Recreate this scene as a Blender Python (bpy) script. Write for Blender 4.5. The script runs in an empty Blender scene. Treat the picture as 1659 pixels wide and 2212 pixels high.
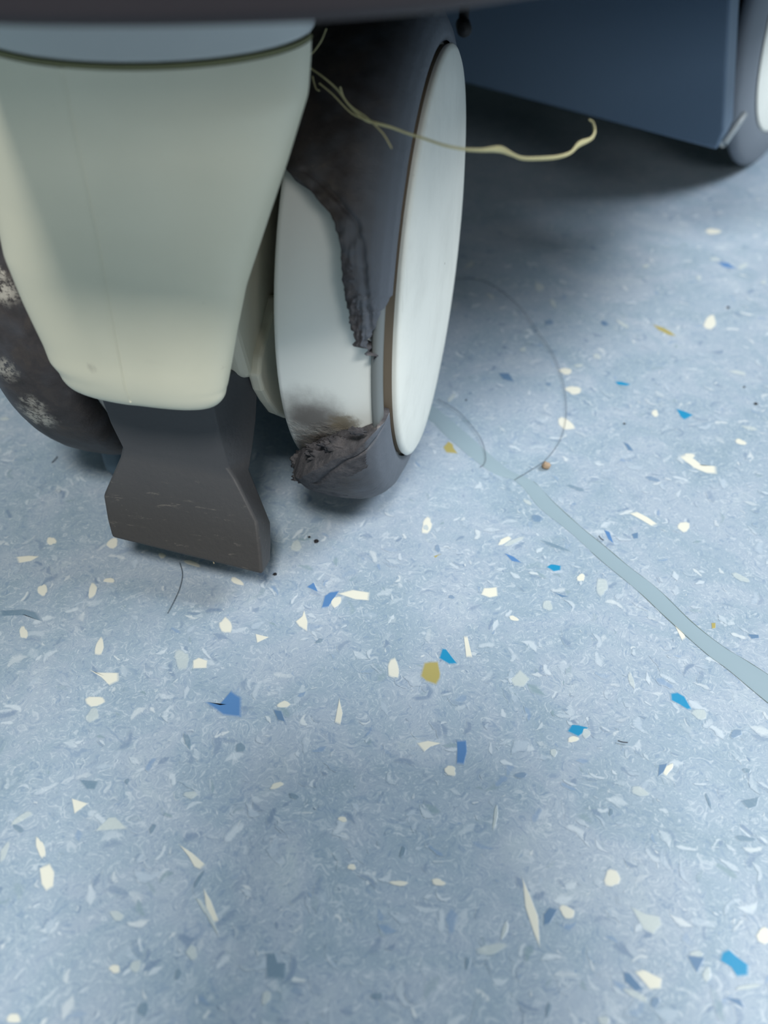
import bpy, math, random
import numpy as np
from mathutils import noise, Vector
random.seed(7); rng = np.random.default_rng(7)
scn = bpy.context.scene; COL = scn.collection
# ---------------------------------------------------------------- camera
F = 1900.0; TH = math.radians(42); RO = math.radians(.8); H = .169
cam = bpy.data.cameras.new('camera'); co = bpy.data.objects.new('camera', cam); COL.objects.link(co); scn.camera = co
cam.sensor_fit = 'HORIZONTAL'; cam.sensor_width = 36; cam.lens = F / 1659 * 36; cam.clip_start = .005; cam.clip_end = 20
right = Vector((1, 0, 0)); up = Vector((0, math.sin(TH), math.cos(TH))); fw = Vector((0, math.cos(TH), -math.sin(TH)))
cr, sr = math.cos(RO), math.sin(RO)
r2 = right * cr + up * sr; u2 = up * cr - right * sr      # picture turned clockwise by RO
from mathutils import Matrix
co.matrix_world = Matrix(((r2.x, u2.x, -fw.x, 0), (r2.y, u2.y, -fw.y, 0), (r2.z, u2.z, -fw.z, H), (0, 0, 0, 1)))
cam.dof.use_dof = True; cam.dof.focus_distance = .212; cam.dof.aperture_fstop = 16
# ---------------------------------------------------------------- world and light
w = bpy.data.worlds.new('world'); scn.world = w; w.use_nodes = True
bg = w.node_tree.nodes['Background']; bg.inputs[0].default_value = (.60, .89, .93, 1); bg.inputs[1].default_value = .17
def area(name, loc, target, sx, sy, power, col):
    l = bpy.data.lights.new(name, 'AREA'); l.shape = 'RECTANGLE'; l.size = sx; l.size_y = sy; l.energy = power; l.color = col
    o = bpy.data.objects.new(name, l); COL.objects.link(o); o.location = loc
    o.rotation_euler = (Vector(target) - Vector(loc)).to_track_quat('-Z', 'Y').to_euler(); return o
area('ceiling_light', (.0, -1.04, 1.85), (.0, .2, .05), .42, .36, 46, (1, .955, .90))
area('fill_light', (.5, -1.6, 1.0), (.0, .2, .05), .8, .6, 13, (1, .96, .92))  # added frontal fill to brighten upright faces, no window there
area('side_light', (1.05, .42, 1.05), (.15, .3, 0), .6, .5, 23, (.93, .96, 1))  # added lamp to brighten the floor at the back right
scn.view_settings.view_transform = 'Standard'; scn.view_settings.look = 'None'; scn.view_settings.gamma = 1
scn.view_settings.exposure = 0.0; scn.view_settings.use_curve_mapping = False

# ---------------------------------------------------------------- measuring: photograph point -> point in the place
A = math.radians(11.3); C = np.array([.0123, .2172, .0625])
AX = np.array([math.cos(A), -math.sin(A), 0]); BK = np.array([math.sin(A), math.cos(A), 0]); O = np.array([0, 0, H]); R = .0625
XM = -.050
def ray(u, v):
    u0 = u - 829.5; v0 = v - 1106; x = (cr * u0 + sr * v0) / F; y = (-sr * u0 + cr * v0) / F
    return np.array([x, math.cos(TH) - y * math.sin(TH), -math.sin(TH) - y * math.cos(TH)])
def onZ(u, v, z=0): d = ray(u, v); return O + d * ((z - H) / d[2])
def onY(u, v, Y):
    d = ray(u, v); k = (Y - (O - C) @ BK) / (d @ BK); p = O + d * k - C
    return (p @ AX - XM, Y, p[2] + R)            # caster-local
def onX(u, v, X):
    d = ray(u, v); k = (X - (O - C) @ AX) / (d @ AX); p = O + d * k - C
    return (X - XM, p @ BK, p[2] + R)
def atW(u, v, k): return O + ray(u, v) * k
# ---------------------------------------------------------------- helpers
def srgb(r, g, b):
    f = lambda c: (c / 255 / 12.92) if c / 255 <= .04045 else ((c / 255 + .055) / 1.055) ** 2.4
    return (f(r), f(g), f(b), 1)
def tag(o, label=None, cat=None, group=None, kind=None):
    for k, v in (('label', label), ('category', cat), ('group', group), ('kind', kind)):
        if v: o[k] = v
    return o
def empty(name, loc=(0, 0, 0), rz=0):
    o = bpy.data.objects.new(name, None); COL.objects.link(o); o.location = loc; o.rotation_euler = (0, 0, rz); o.empty_display_size = .02; return o
def mesh(name, V, Fc, mat=None, parent=None, smooth=True, bevel=0, subsurf=0, angle=None):
    me = bpy.data.meshes.new(name); me.from_pydata([tuple(map(float, v)) for v in V], [], [tuple(int(i) for i in f) for f in Fc]); me.validate()
    me.polygons.foreach_set('use_smooth', [smooth] * len(me.polygons)); me.update()
    o = bpy.data.objects.new(name, me); COL.objects.link(o)
    if mat: me.materials.append(mat)
    if parent: o.parent = parent
    if bevel:
        m = o.modifiers.new('b', 'BEVEL'); m.width = bevel; m.segments = 3; m.limit_method = 'ANGLE'; m.angle_limit = math.radians(25); m.harden_normals = False
    if subsurf:
        m = o.modifiers.new('s', 'SUBSURF'); m.levels = subsurf; m.render_levels = subsurf
    if angle: me.set_sharp_from_angle(angle=math.radians(angle))
    return o
def gridfaces(n, m, cu=False, cv=False, off=0, flip=False):
    f = []
    for i in range(n if cu else n - 1):
        for j in range(m if cv else m - 1):
            a = off + i * m + j; b = off + i * m + (j + 1) % m; c = off + ((i + 1) % n) * m + (j + 1) % m; d = off + ((i + 1) % n) * m + j
            f.append((a, d, c, b) if flip else (a, b, c, d))
    return f
def tube(pts, rad, n=8, flat=1.0):
    P = [np.array(p, float) for p in pts]; V = []; 
    for i, p in enumerate(P):
        t = P[min(i + 1, len(P) - 1)] - P[max(i - 1, 0)]; t /= np.linalg.norm(t) + 1e-12
        a = np.cross(t, [0, 0, 1.]); 
        if np.linalg.norm(a) < 1e-4: a = np.array([1., 0, 0])
        a /= np.linalg.norm(a); b = np.cross(a, t); r = rad[i] if hasattr(rad, '__len__') else rad
        fl = flat[i] if hasattr(flat, '__len__') else flat
        for k in range(n):
            q = 2 * math.pi * k / n; V.append(p + a * r * fl * math.cos(q) + b * r * math.sin(q))
    Fc = gridfaces(len(P), n, False, True); Fc.append(tuple(range(n))); Fc.append(tuple(range(len(V) - 1, len(V) - n - 1, -1)))
    return V, Fc
def spline(pts, n):
    P = [np.array(p, float) for p in pts]; out = []
    for i in range(len(P) - 1):
        p0 = P[max(i - 1, 0)]; p1 = P[i]; p2 = P[i + 1]; p3 = P[min(i + 2, len(P) - 1)]
        for k in range(n):
            t = k / n; out.append(.5 * ((2 * p1) + (-p0 + p2) * t + (2 * p0 - 5 * p1 + 4 * p2 - p3) * t * t + (-p0 + 3 * p1 - 3 * p2 + p3) * t ** 3))
    out.append(P[-1]); return out
def nz(x, y, z, s=1.0, o=3):
    return noise.fractal(Vector((x * s, y * s, z * s)), .6, 2.1, o)
# ---------------------------------------------------------------- materials
class NT:
    def __init__(s, name, rough=.5, spec=.5):
        s.m = bpy.data.materials.new(name); s.m.use_nodes = True; s.t = s.m.node_tree; s.b = s.t.nodes['Principled BSDF']
        s.b.inputs['Roughness'].default_value = rough; s.b.inputs['Specular IOR Level'].default_value = spec; s.co = s.n('ShaderNodeTexCoord').outputs['Object']
    def n(s, k, **kw):
        x = s.t.nodes.new(k)
        for a, v in kw.items(): setattr(x, a, v)
        return x
    def l(s, a, b): s.t.links.new(a, b)
    def val(s, sock, v):
        if hasattr(v, 'node'): s.l(v, sock)
        else: sock.default_value = v
    def noise(s, scale, detail=4, rough=.55, dist=0, vec=None, out='Fac'):
        x = s.n('ShaderNodeTexNoise'); x.inputs['Scale'].default_value = scale; x.inputs['Detail'].default_value = detail; x.inputs['Roughness'].default_value = rough; x.inputs['Distortion'].default_value = dist
        s.l(vec or s.co, x.inputs['Vector']); return x.outputs[out]
    def ramp(s, f, stops):
        x = s.n('ShaderNodeValToRGB'); e = x.color_ramp.elements
        while len(e) < len(stops): e.new(.5)
        for i, (p, c) in enumerate(stops): e[i].position = p; e[i].color = c if len(c) == 4 else (*c, 1)
        s.l(f, x.inputs[0]); return x.outputs[0]
    def rng(s, f, a, b, c=0, d=1):
        x = s.n('ShaderNodeMapRange'); x.interpolation_type = 'SMOOTHSTEP'; s.val(x.inputs[0], f)
        for i, v in enumerate((a, b, c, d)): x.inputs[i + 1].default_value = v
        return x.outputs[0]
    def math(s, op, a, b=0):
        x = s.n('ShaderNodeMath', operation=op); s.val(x.inputs[0], a); s.val(x.inputs[1], b); return x.outputs[0]
    def mix(s, f, a, b, mode='MIX'):
        x = s.n('ShaderNodeMix', data_type='RGBA', blend_type=mode); s.val(x.inputs[0], f); s.val(x.inputs[6], a); s.val(x.inputs[7], b); return x.outputs[2]
    def blob(s, c, r, soft=.5, wob=0, wscale=200, stretch=(1, 1, 1)):     # 1 inside a sphere at c (object space)
        v = s.n('ShaderNodeVectorMath', operation='SUBTRACT'); s.l(s.co, v.inputs[0]); v.inputs[1].default_value = c
        v2 = s.n('ShaderNodeVectorMath', operation='MULTIPLY'); s.l(v.outputs[0], v2.inputs[0]); v2.inputs[1].default_value = stretch
        le = s.n('ShaderNodeVectorMath', operation='LENGTH'); s.l(v2.outputs[0], le.inputs[0]); d = le.outputs['Value']
        if wob: d = s.math('ADD', d, s.math('MULTIPLY', s.math('SUBTRACT', s.noise(wscale, 5, .65), .5), wob))
        return s.rng(d, r * (1 - soft), r * (1 + soft), 1, 0)
    def bump(s, h, strength=.3, dist=.0005):
        x = s.n('ShaderNodeBump'); x.inputs['Strength'].default_value = strength; x.inputs['Distance'].default_value = dist; s.l(h, x.inputs['Height']); s.l(x.outputs[0], s.b.inputs['Normal'])
    def color(s, c): s.val(s.b.inputs['Base Color'], c); return s.m
def plain(name, c, rough=.5, spec=.5, var=.12, scale=60):
    t = NT(name, rough, spec); a = tuple(x * (1 - var) for x in c[:3]) + (1,); b = tuple(min(1, x * (1 + var)) for x in c[:3]) + (1,)
    t.color(t.mix(t.noise(scale, 5), a, b)); t.bump(t.noise(1500, 3), .08, .0001); return t.m
# vinyl: one colour recipe shared by sheet, flecks and chips (they are the same sheet material)
def vinyl():
    t = NT('vinyl', .38, .45)
    base = t.ramp(t.noise(38, 5, .6, 1.2), [(.25, srgb(144, 167, 186)), (.45, srgb(158, 178, 198)), (.58, srgb(168, 184, 204)), (.75, srgb(180, 196, 210))])
    wv = t.noise(120, 2, .5, 0, None, 'Color')
    sub = t.n('ShaderNodeVectorMath', operation='SUBTRACT'); t.l(wv, sub.inputs[0]); sub.inputs[1].default_value = (.5, .5, .5)
    sc = t.n('ShaderNodeVectorMath', operation='SCALE'); t.l(sub.outputs[0], sc.inputs[0]); sc.inputs[3].default_value = .045
    ad = t.n('ShaderNodeVectorMath', operation='ADD'); t.l(sc.outputs[0], ad.inputs[0]); t.l(t.co, ad.inputs[1])
    w1 = t.noise(170, 3, .6, 2.5, ad.outputs[0])
    base = t.mix(t.rng(w1, .54, .66, 0, .55), base, srgb(205, 217, 230))
    base = t.mix(t.rng(w1, .45, .34, 0, .5), base, srgb(126, 152, 184))
    w2 = t.noise(420, 3, .6, 3.5, ad.outputs[0])
    base = t.mix(t.rng(w2, .58, .68, 0, .5), base, srgb(215, 226, 236))
    base = t.mix(t.rng(w2, .41, .32, 0, .4), base, srgb(120, 142, 172))
    at = t.n('ShaderNodeAttribute'); at.attribute_name = 'fleck'
    base = t.mix(at.outputs['Alpha'], base, at.outputs['Color'])
    t.bump(t.noise(900, 3), .12, .0002)
    r = t.rng(t.noise(25, 4), .3, .7, .34, .46); t.l(r, t.b.inputs['Roughness'])
    base = t.mix(1.0, base, (.72, .73, .71, 1), 'MULTIPLY')
    return t.color(base)
M_vinyl = vinyl()
M_weld = plain('weld', srgb(130, 150, 161), .4, .4, .05, 60)
M_edge = plain('weld edge grime', srgb(105, 120, 118), .7, .2, .3, 300)
def cream_mat():
    t = NT('cream plastic', .42, .4)
    c = t.mix(t.rng(t.noise(30, 4), .3, .7), srgb(216, 214, 192), srgb(222, 220, 198))
    c = t.mix(t.math('MULTIPLY', t.blob(onY(190, 803, -.078), .0014, .5, .0012, 900), .5), c, srgb(120, 112, 100))
    c = t.mix(t.math('MULTIPLY', t.blob(onY(325, 797, -.079), .0016, .8, .001, 700, (.6, 1, 1.4)), .35), c, srgb(110, 105, 95))
    c = t.mix(t.math('MULTIPLY', t.blob(onY(524, 235, -.075), .0018, .9, .001, 700), .45), c, srgb(70, 90, 95))
    c = t.mix(t.math('MULTIPLY', t.rng(t.noise(260, 6, .7), .66, .74), .15), c, srgb(140, 132, 118))
    h = t.noise(60, 3); t.bump(h, .15, .001); return t.color(c)
M_cream = cream_mat()
M_groove = plain('yellowed groove', srgb(128, 128, 92), .6, .3)
M_bracket = plain('ivory bracket plastic', srgb(190, 188, 172), .5, .4, .03)
M_cap = NT('cap'); 
_c = M_cap.mix(M_cap.rng(M_cap.noise(40, 6, .7), .4, .75), srgb(224, 227, 220), srgb(212, 215, 208))
st = M_cap.n('ShaderNodeMapping'); M_cap.l(M_cap.co, st.inputs[0]); st.inputs['Scale'].default_value = (1, 1, .08)
_c = M_cap.mix(M_cap.math('MULTIPLY', M_cap.rng(M_cap.noise(700, 4, .7, 0, st.outputs[0]), .6, .75), .22), _c, srgb(150, 150, 138)); M_cap.b.inputs['Roughness'].default_value = .45
M_cap = M_cap.color(_c)
M_capside = plain('brown cap edge', srgb(122, 112, 98), .6, .3)
def core_mat():
    t = NT('white nylon core', .33, .5)
    base = t.mix(t.noise(40, 3), srgb(226, 231, 228), srgb(232, 236, 231))
    c0 = onY(700, 985, -.046)
    soot = t.blob(onY(715, 985, -.048), .0115, .34, .014, 190, (1, 1, 1))
    base = t.mix(t.math('MULTIPLY', soot, .93), base, t.ramp(t.noise(330, 6, .7), [(.3, srgb(72, 66, 62)), (.5, srgb(108, 98, 90)), (.62, srgb(130, 118, 100)), (.75, srgb(165, 165, 158))]))
    haze = t.blob(onY(675, 900, -.0525), .0075, .7, .008, 150)
    base = t.mix(t.math('MULTIPLY', haze, .88), base, srgb(80, 72, 68))
    tan = t.blob(onY(742, 925, -.054), .0036, .5, .006, 500)
    base = t.mix(t.math('MULTIPLY', tan, .85), base, srgb(120, 110, 92))
    t.bump(t.math('MULTIPLY', t.noise(500, 5), soot), .6, .0012)
    return t.color(base)
M_core = core_mat()
def rubber(name, dirt):
    t = NT(name, .55, .35)
    c = t.mix(t.noise(80, 5), srgb(84, 90, 99), srgb(92, 98, 107))
    at = t.n('ShaderNodeAttribute'); at.attribute_name = 'dirt'
    d = t.math('MULTIPLY', at.outputs['Fac'], 1)
    dc = t.ramp(t.noise(150, 7, .65, .5), [(.3, srgb(40, 38, 38)), (.5, srgb(54, 50, 50)), (.66, srgb(66, 60, 56)), (.74, srgb(92, 80, 66))])
    c = t.mix(d, c, dc)
    sp = t.rng(t.noise(520, 5, .6), .70, .74, 0, .7)
    c = t.mix(t.math('MULTIPLY', sp, d), c, srgb(130, 126, 118))
    if dirt:
        for p, r in dirt:
            b = t.blob(p, r, .6, r * 1.6, 330)
            c = t.mix(t.math('MULTIPLY', b, t.rng(t.noise(600, 6, .75), .42, .56, 0, .9)), c, srgb(168, 165, 155))
    t.bump(t.noise(420, 6, .65), .35, .0007); return t.color(c)
M_tyre = rubber('grey rubber', None)
M_torn = NT('torn rubber', .8, .2)
_c = M_torn.ramp(M_torn.noise(300, 6, .7), [(.3, srgb(56, 56, 60)), (.5, srgb(80, 80, 84)), (.65, srgb(96, 94, 96)), (.8, srgb(150, 148, 144))]); M_torn.bump(M_torn.noise(900, 6, .7), .7, .0012)
M_torn = M_torn.color(_c)
M_pale = plain('thin torn side wall', srgb(108, 114, 114), .45, .4, .1)
def pedal_mat():
    t = NT('dark pedal plastic', .5, .4)
    c = t.mix(t.noise(60, 5), srgb(62, 64, 68), srgb(70, 72, 75))
    st = t.n('ShaderNodeMapping'); t.l(t.co, st.inputs[0]); st.inputs['Rotation'].default_value = (0, .35, 0); st.inputs['Scale'].default_value = (.3, 1, 1.6)
    sc = t.rng(t.noise(420, 7, .75, .8, st.outputs[0]), .585, .65)
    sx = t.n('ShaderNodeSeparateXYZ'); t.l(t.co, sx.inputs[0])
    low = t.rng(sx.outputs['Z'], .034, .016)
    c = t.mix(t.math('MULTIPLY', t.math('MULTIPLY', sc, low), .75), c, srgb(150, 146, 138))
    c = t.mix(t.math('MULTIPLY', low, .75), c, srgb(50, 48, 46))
    t.bump(t.noise(700, 5), .25, .0004); return t.color(c)
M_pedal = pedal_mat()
M_slate = plain('slate blue panel', srgb(86, 108, 132), .45, .4, .05, 8)
M_black = plain('black plastic', srgb(30, 30, 32), .6, .3)
M_base = plain('charcoal base plastic', srgb(50, 45, 48), .5, .3, .1, 20)
M_string = plain('straw string', srgb(200, 193, 150), .8, .2, .12, 900)
M_hair = plain('dark hair', srgb(45, 48, 58), .5, .3)
M_speck = plain('black speck', srgb(34, 34, 38), .8, .2)
M_crumb = plain('tan crumb', srgb(150, 132, 112), .9, .2, .35, 900)

# ---------------------------------------------------------------- floor
xs = np.linspace(-1.6, 1.6, 9); ys = np.linspace(-1.2, 2.4, 9)
floor = mesh('floor', [(x, y, 0) for x in xs for y in ys] + [(x, y, -.004) for x in xs for y in ys], gridfaces(9, 9, flip=True) + gridfaces(9, 9, off=81), M_vinyl, smooth=False)
tag(floor, 'pale blue speckled vinyl floor', None, None, 'structure')
def set_fleck(me, cols):
    a = me.attributes.new('fleck', 'FLOAT_COLOR', 'POINT'); a.data.foreach_set('color', np.array(cols, 'f').ravel())
set_fleck(floor.data, [(0, 0, 0, 0)] * 162)
# the fine streaks nobody could count: soft curved slivers in the sheet
V = []; Fc = []; CO = []
PAL = [(srgb(214, 226, 238), .36), (srgb(224, 232, 238), .14), (srgb(190, 206, 224), .14), (srgb(116, 140, 172), .20), (srgb(128, 158, 196), .08), (srgb(134, 160, 172), .08)]
cum = np.cumsum([p[1] for p in PAL])
def streak(x, y, L, W, ang, bend, col, al, z):
    n = 7; b = len(V)
    for i in range(n):
        t = i / (n - 1) - .5; th = ang + bend * t
        cx = x + L * t * math.cos(ang) - bend * L * (t * t) * .5 * math.sin(ang); cy = y + L * t * math.sin(ang) + bend * L * (t * t) * .5 * math.cos(ang)
        wd = W * (1 - (2 * t) ** 2) * (1 + .35 * math.sin(9 * t + x * 900)) + 1e-5
        nx, ny = -math.sin(th), math.cos(th)
        for s, a in ((-1, 0), (-.35, al), (.45, al), (1, 0)):
            V.append((x * 0 + cx + nx * wd * s, cy + ny * wd * s, z)); CO.append((*col[:3], a if 0 < i < n - 1 else 0))
    for i in range(n - 1):
        for j in range(3):
            a = b + i * 4 + j; Fc.append((a, a + 1, a + 5, a + 4))
cnt = 0
for k in range(15000):
    y = .03 + .62 * rng.random() ** 1.15; x = (rng.random() - .5) * (.30 + .85 * y)
    c = PAL[int(np.searchsorted(cum, rng.random()))][0]; L = .0009 + .0050 * rng.random() ** 2.0; Wd = L * rng.uniform(.10, .26)
    ang = rng.uniform(0, 6.283); bend = rng.normal() * 1.3; z = rng.uniform(.00001, .00006); al = rng.uniform(.15, .7)
    streak(x, y, L, Wd, ang, bend, c, al, z)
    if rng.random() < .22:       # darker or lighter fold alongside
        o = Wd * 1.5; c2 = PAL[3][0] if c[0] > .5 else PAL[0][0]
        streak(x - math.sin(ang) * o, y + math.cos(ang) * o, L * .9, Wd * .7, ang, bend, c2, al * .8, rng.uniform(.00001, .00006))
fl = mesh('vinyl_fleck', V, Fc, M_vinyl, floor, smooth=False); set_fleck(fl.data, CO); fl['kind'] = 'stuff'
# the larger coloured chips, each its own inlaid piece
WH = srgb(232, 232, 222); PW = srgb(206, 216, 216); TQ = srgb(30, 145, 196); BL = srgb(88, 134, 190); GB = srgb(104, 136, 172); GO = srgb(176, 166, 104); DK = srgb(104, 134, 158)
def chip_px(pts, col, al=1.0, soft=.16, zi=[0]):
    P = [onZ(u, v) for u, v in pts]; c = sum(P) / len(P); n = len(P); zi[0] += 1; z = .00007 + 1e-7 * zi[0]
    V = [(c[0], c[1], z)] + [(*(c + (p - c) * (1 - soft))[:2], z) for p in P] + [(*(c + (p - c) * (1 + soft * .6))[:2], z * .5) for p in P]
    Fc = [(0, 1 + i, 1 + (i + 1) % n) for i in range(n)] + [(1 + i, 1 + n + i, 1 + n + (i + 1) % n, 1 + (i + 1) % n) for i in range(n)]
    o = mesh('color_chip', V, Fc, M_vinyl, floor, smooth=False); set_fleck(o.data, [(*col[:3], al)] * (n + 1) + [(*col[:3], 0)] * n); return o
def chip(x, y, w_, h_, col, al=1.0, ang=0, taper=0):
    n = 13; pts = []; s1, s2, s3 = rng.uniform(0, 6.28, 3); p = rng.uniform(1.6, 2.6)
    for i in range(n):
        q = 2 * math.pi * i / n; cx, sy = math.cos(q), math.sin(q); k = 1 + .13 * math.sin(2 * q + s1) + .10 * math.sin(3 * q + s2) + .07 * math.sin(5 * q + s3)
        ex = math.copysign(abs(cx) ** (2 / p), cx) * w_ / 2 * k; ey = math.copysign(abs(sy) ** (2 / p), sy) * h_ / 2 * k
        ey *= 1 + taper * ex / w_
        a = math.radians(ang); pts.append((x + ex * math.cos(a) - ey * math.sin(a), y + ex * math.sin(a) + ey * math.cos(a)))
    chip_px(pts, col, al)
def R6(*p): return [(900 + x * .4575, 550 + y * .4575) for x, y in p]
def B1(*p): return [(x * .4822, 1150 + y * .4822) for x, y in p]
def B2(*p): return [(800 + x * .5178, 1150 + y * .5178) for x, y in p]
def B3(*p): return [(x * .5003, 1650 + y * .5003) for x, y in p]
def B4(*p): return [(830 + x * .4997, 1650 + y * .4997) for x, y in p]
for pts, c in [
    (R6((1225, 728), (1265, 740), (1305, 757), (1285, 770), (1262, 780), (1245, 765)), TQ), (R6((935, 600), (965, 600), (1012, 612), (990, 620), (950, 615)), TQ),
    (B2((735, 145), (752, 134), (770, 135), (795, 140), (793, 158), (765, 163)), TQ), (B2((300, 485), (315, 487), (340, 520), (362, 548), (330, 550), (287, 525)), TQ),
    (B2((1253, 672), (1280, 668), (1310, 685), (1340, 738), (1325, 740), (1290, 718), (1255, 700)), TQ), (B2((822, 830), (840, 802), (870, 805), (910, 815), (890, 835), (868, 852)), TQ),
    (B4((1452, 850), (1460, 815), (1490, 803), (1530, 838), (1575, 870), (1572, 915), (1525, 920), (1500, 880)), TQ),
    (B2((210, 600), (225, 545), (250, 540), (282, 540), (292, 590), (290, 610), (275, 635), (230, 620)), GO), (R6((125, 910), (150, 882), (170, 895), (175, 915), (195, 940), (140, 935)), GO),
    (R6((1115, 330), (1165, 345), (1200, 365), (1225, 385), (1190, 380), (1140, 355)), GO), (B2((1423, 378), (1440, 378), (1440, 400), (1425, 402)), GO), (R6((80, 1425), (120, 1412), (100, 1422), (90, 1432)), GO),
    (B1((1440, 340), (1455, 285), (1480, 268), (1520, 262), (1495, 300), (1470, 335)), BL), (B1((1375, 245), (1405, 225), (1425, 268)), BL),
    (B1((920, 760), (980, 775), (1035, 710), (1080, 740), (1080, 828), (1000, 818)), BL), (B1((1225, 795), (1260, 800), (1278, 850), (1245, 840)), GB),
    (B2((360, 870), (400, 868), (403, 915), (390, 968), (360, 965), (362, 910)), BL), (B3((1150, 818), (1185, 815), (1200, 860), (1235, 860), (1230, 930), (1150, 925)), DK),
    (B3((345, 70), (425, 75), (410, 110), (375, 108)), DK), (B4((690, 650), (715, 620), (750, 630), (715, 690), (690, 700)), GB), (B4((1310, 830), (1385, 840), (1352, 905)), GB),
    (B4((1035, 900), (1060, 905), (1120, 975), (1090, 985), (1040, 940)), GB), (B4((1470, 1010), (1540, 1020), (1560, 1060)), GB), (B4((1545, 160), (1620, 145), (1610, 185), (1575, 195)), DK),
    (B2((1200, 1020), (1205, 970), (1240, 965), (1225, 1000)), GB), (R6((1420, 35), (1470, 38), (1510, 68), (1450, 60)), BL), (R6((385, 560), (435, 560), (460, 600), (410, 590)), GB),
    (R6((885, 1300), (910, 1310), (930, 1365), (905, 1345)), BL), (R6((1015, 1320), (1045, 1312), (1045, 1340), (1025, 1342)), GB), (R6((975, 885), (1000, 895), (1025, 928), (1000, 925)), GB),
    (R6((415, 1410), (455, 1425), (495, 1455), (450, 1448)), BL), (R6((605, 320), (630, 305), (650, 322), (620, 332)), GB), (B2((1575, 425), (1620, 428), (1622, 442), (1590, 445)), GB),
    (B1((1160 * .97, 640), (1290, 1170)) if False else B2((765, 250), (800, 262), (828, 268), (800, 272)), GB), (R6((865, 320), (885, 312), (910, 332), (885, 338)), GB),
    (B1((0, 352), (110, 345), (165, 360), (188, 400), (120, 372), (0, 375)), DK), (R6((1005, 1222), (1040, 1215), (1090, 1240), (1135, 1272), (1110, 1282), (1060, 1252)), WH),
    (R6((1240, 955), (1265, 945), (1310, 965), (1350, 998), (1412, 1000), (1415, 1035), (1370, 1032), (1310, 1008)), WH), (R6((305, 1605), (318, 1575), (345, 1575), (378, 1570), (382, 1612), (345, 1620)), WH),
    (B1((400, 615), (425, 628), (530, 630), (530, 665), (490, 685), (455, 650)), WH), (B1((1325, 400), (1355, 375), (1362, 350), (1378, 400), (1375, 442), (1340, 420)), WH),
    (B1((1145, 455), (1205, 470), (1152, 495)), WH), (B1((865, 575), (890, 562), (930, 575), (925, 608), (865, 610)), WH), (B3((310, 150), (380, 172), (322, 215)), WH), (B3((410, 290), (470, 232), (500, 232), (550, 280)), PW),
    (B4((598, 495), (630, 570), (665, 660), (672, 790), (650, 740), (610, 620)), WH), (B4((1070, 620), (1130, 650), (1190, 660), (1200, 695), (1165, 735), (1120, 715)), PW),
    (B4((1085, 900), (1120, 890), (1200, 930), (1195, 970), (1150, 975)), WH), (B3((775, 350), (830, 385), (885, 435), (865, 455), (840, 445), (815, 400)), WH), (B3((880, 540), (910, 590), (945, 680), (920, 685), (890, 620)), WH),
    (B3((845, 580), (870, 590), (905, 665), (880, 640)), PW), (B2((585, 615), (625, 575), (665, 610), (640, 645), (600, 640)), PW), (B2((195, 880), (240, 870), (295, 880), (250, 895), (225, 915)), WH),
    (B2((390, 435), (405, 435), (425, 520), (400, 520)), WH), (B2((1258, 365), (1285, 370), (1315, 440), (1300, 450)), WH), (B1((1500, 850), (1520, 745), (1535, 810), (1525, 860)), WH),
    (B1((75, 110), (130, 105), (175, 108), (140, 128), (85, 138)), WH), (B1((1515, 275), (1580, 258), (1655, 270), (1650, 305), (1590, 300)), WH), (B3((170, 450), (215, 432), (235, 470), (230, 530), (200, 548), (180, 520)), WH)]:
    chip_px(pts, c, 1.0 if c not in (PW, DK) else .75)
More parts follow.
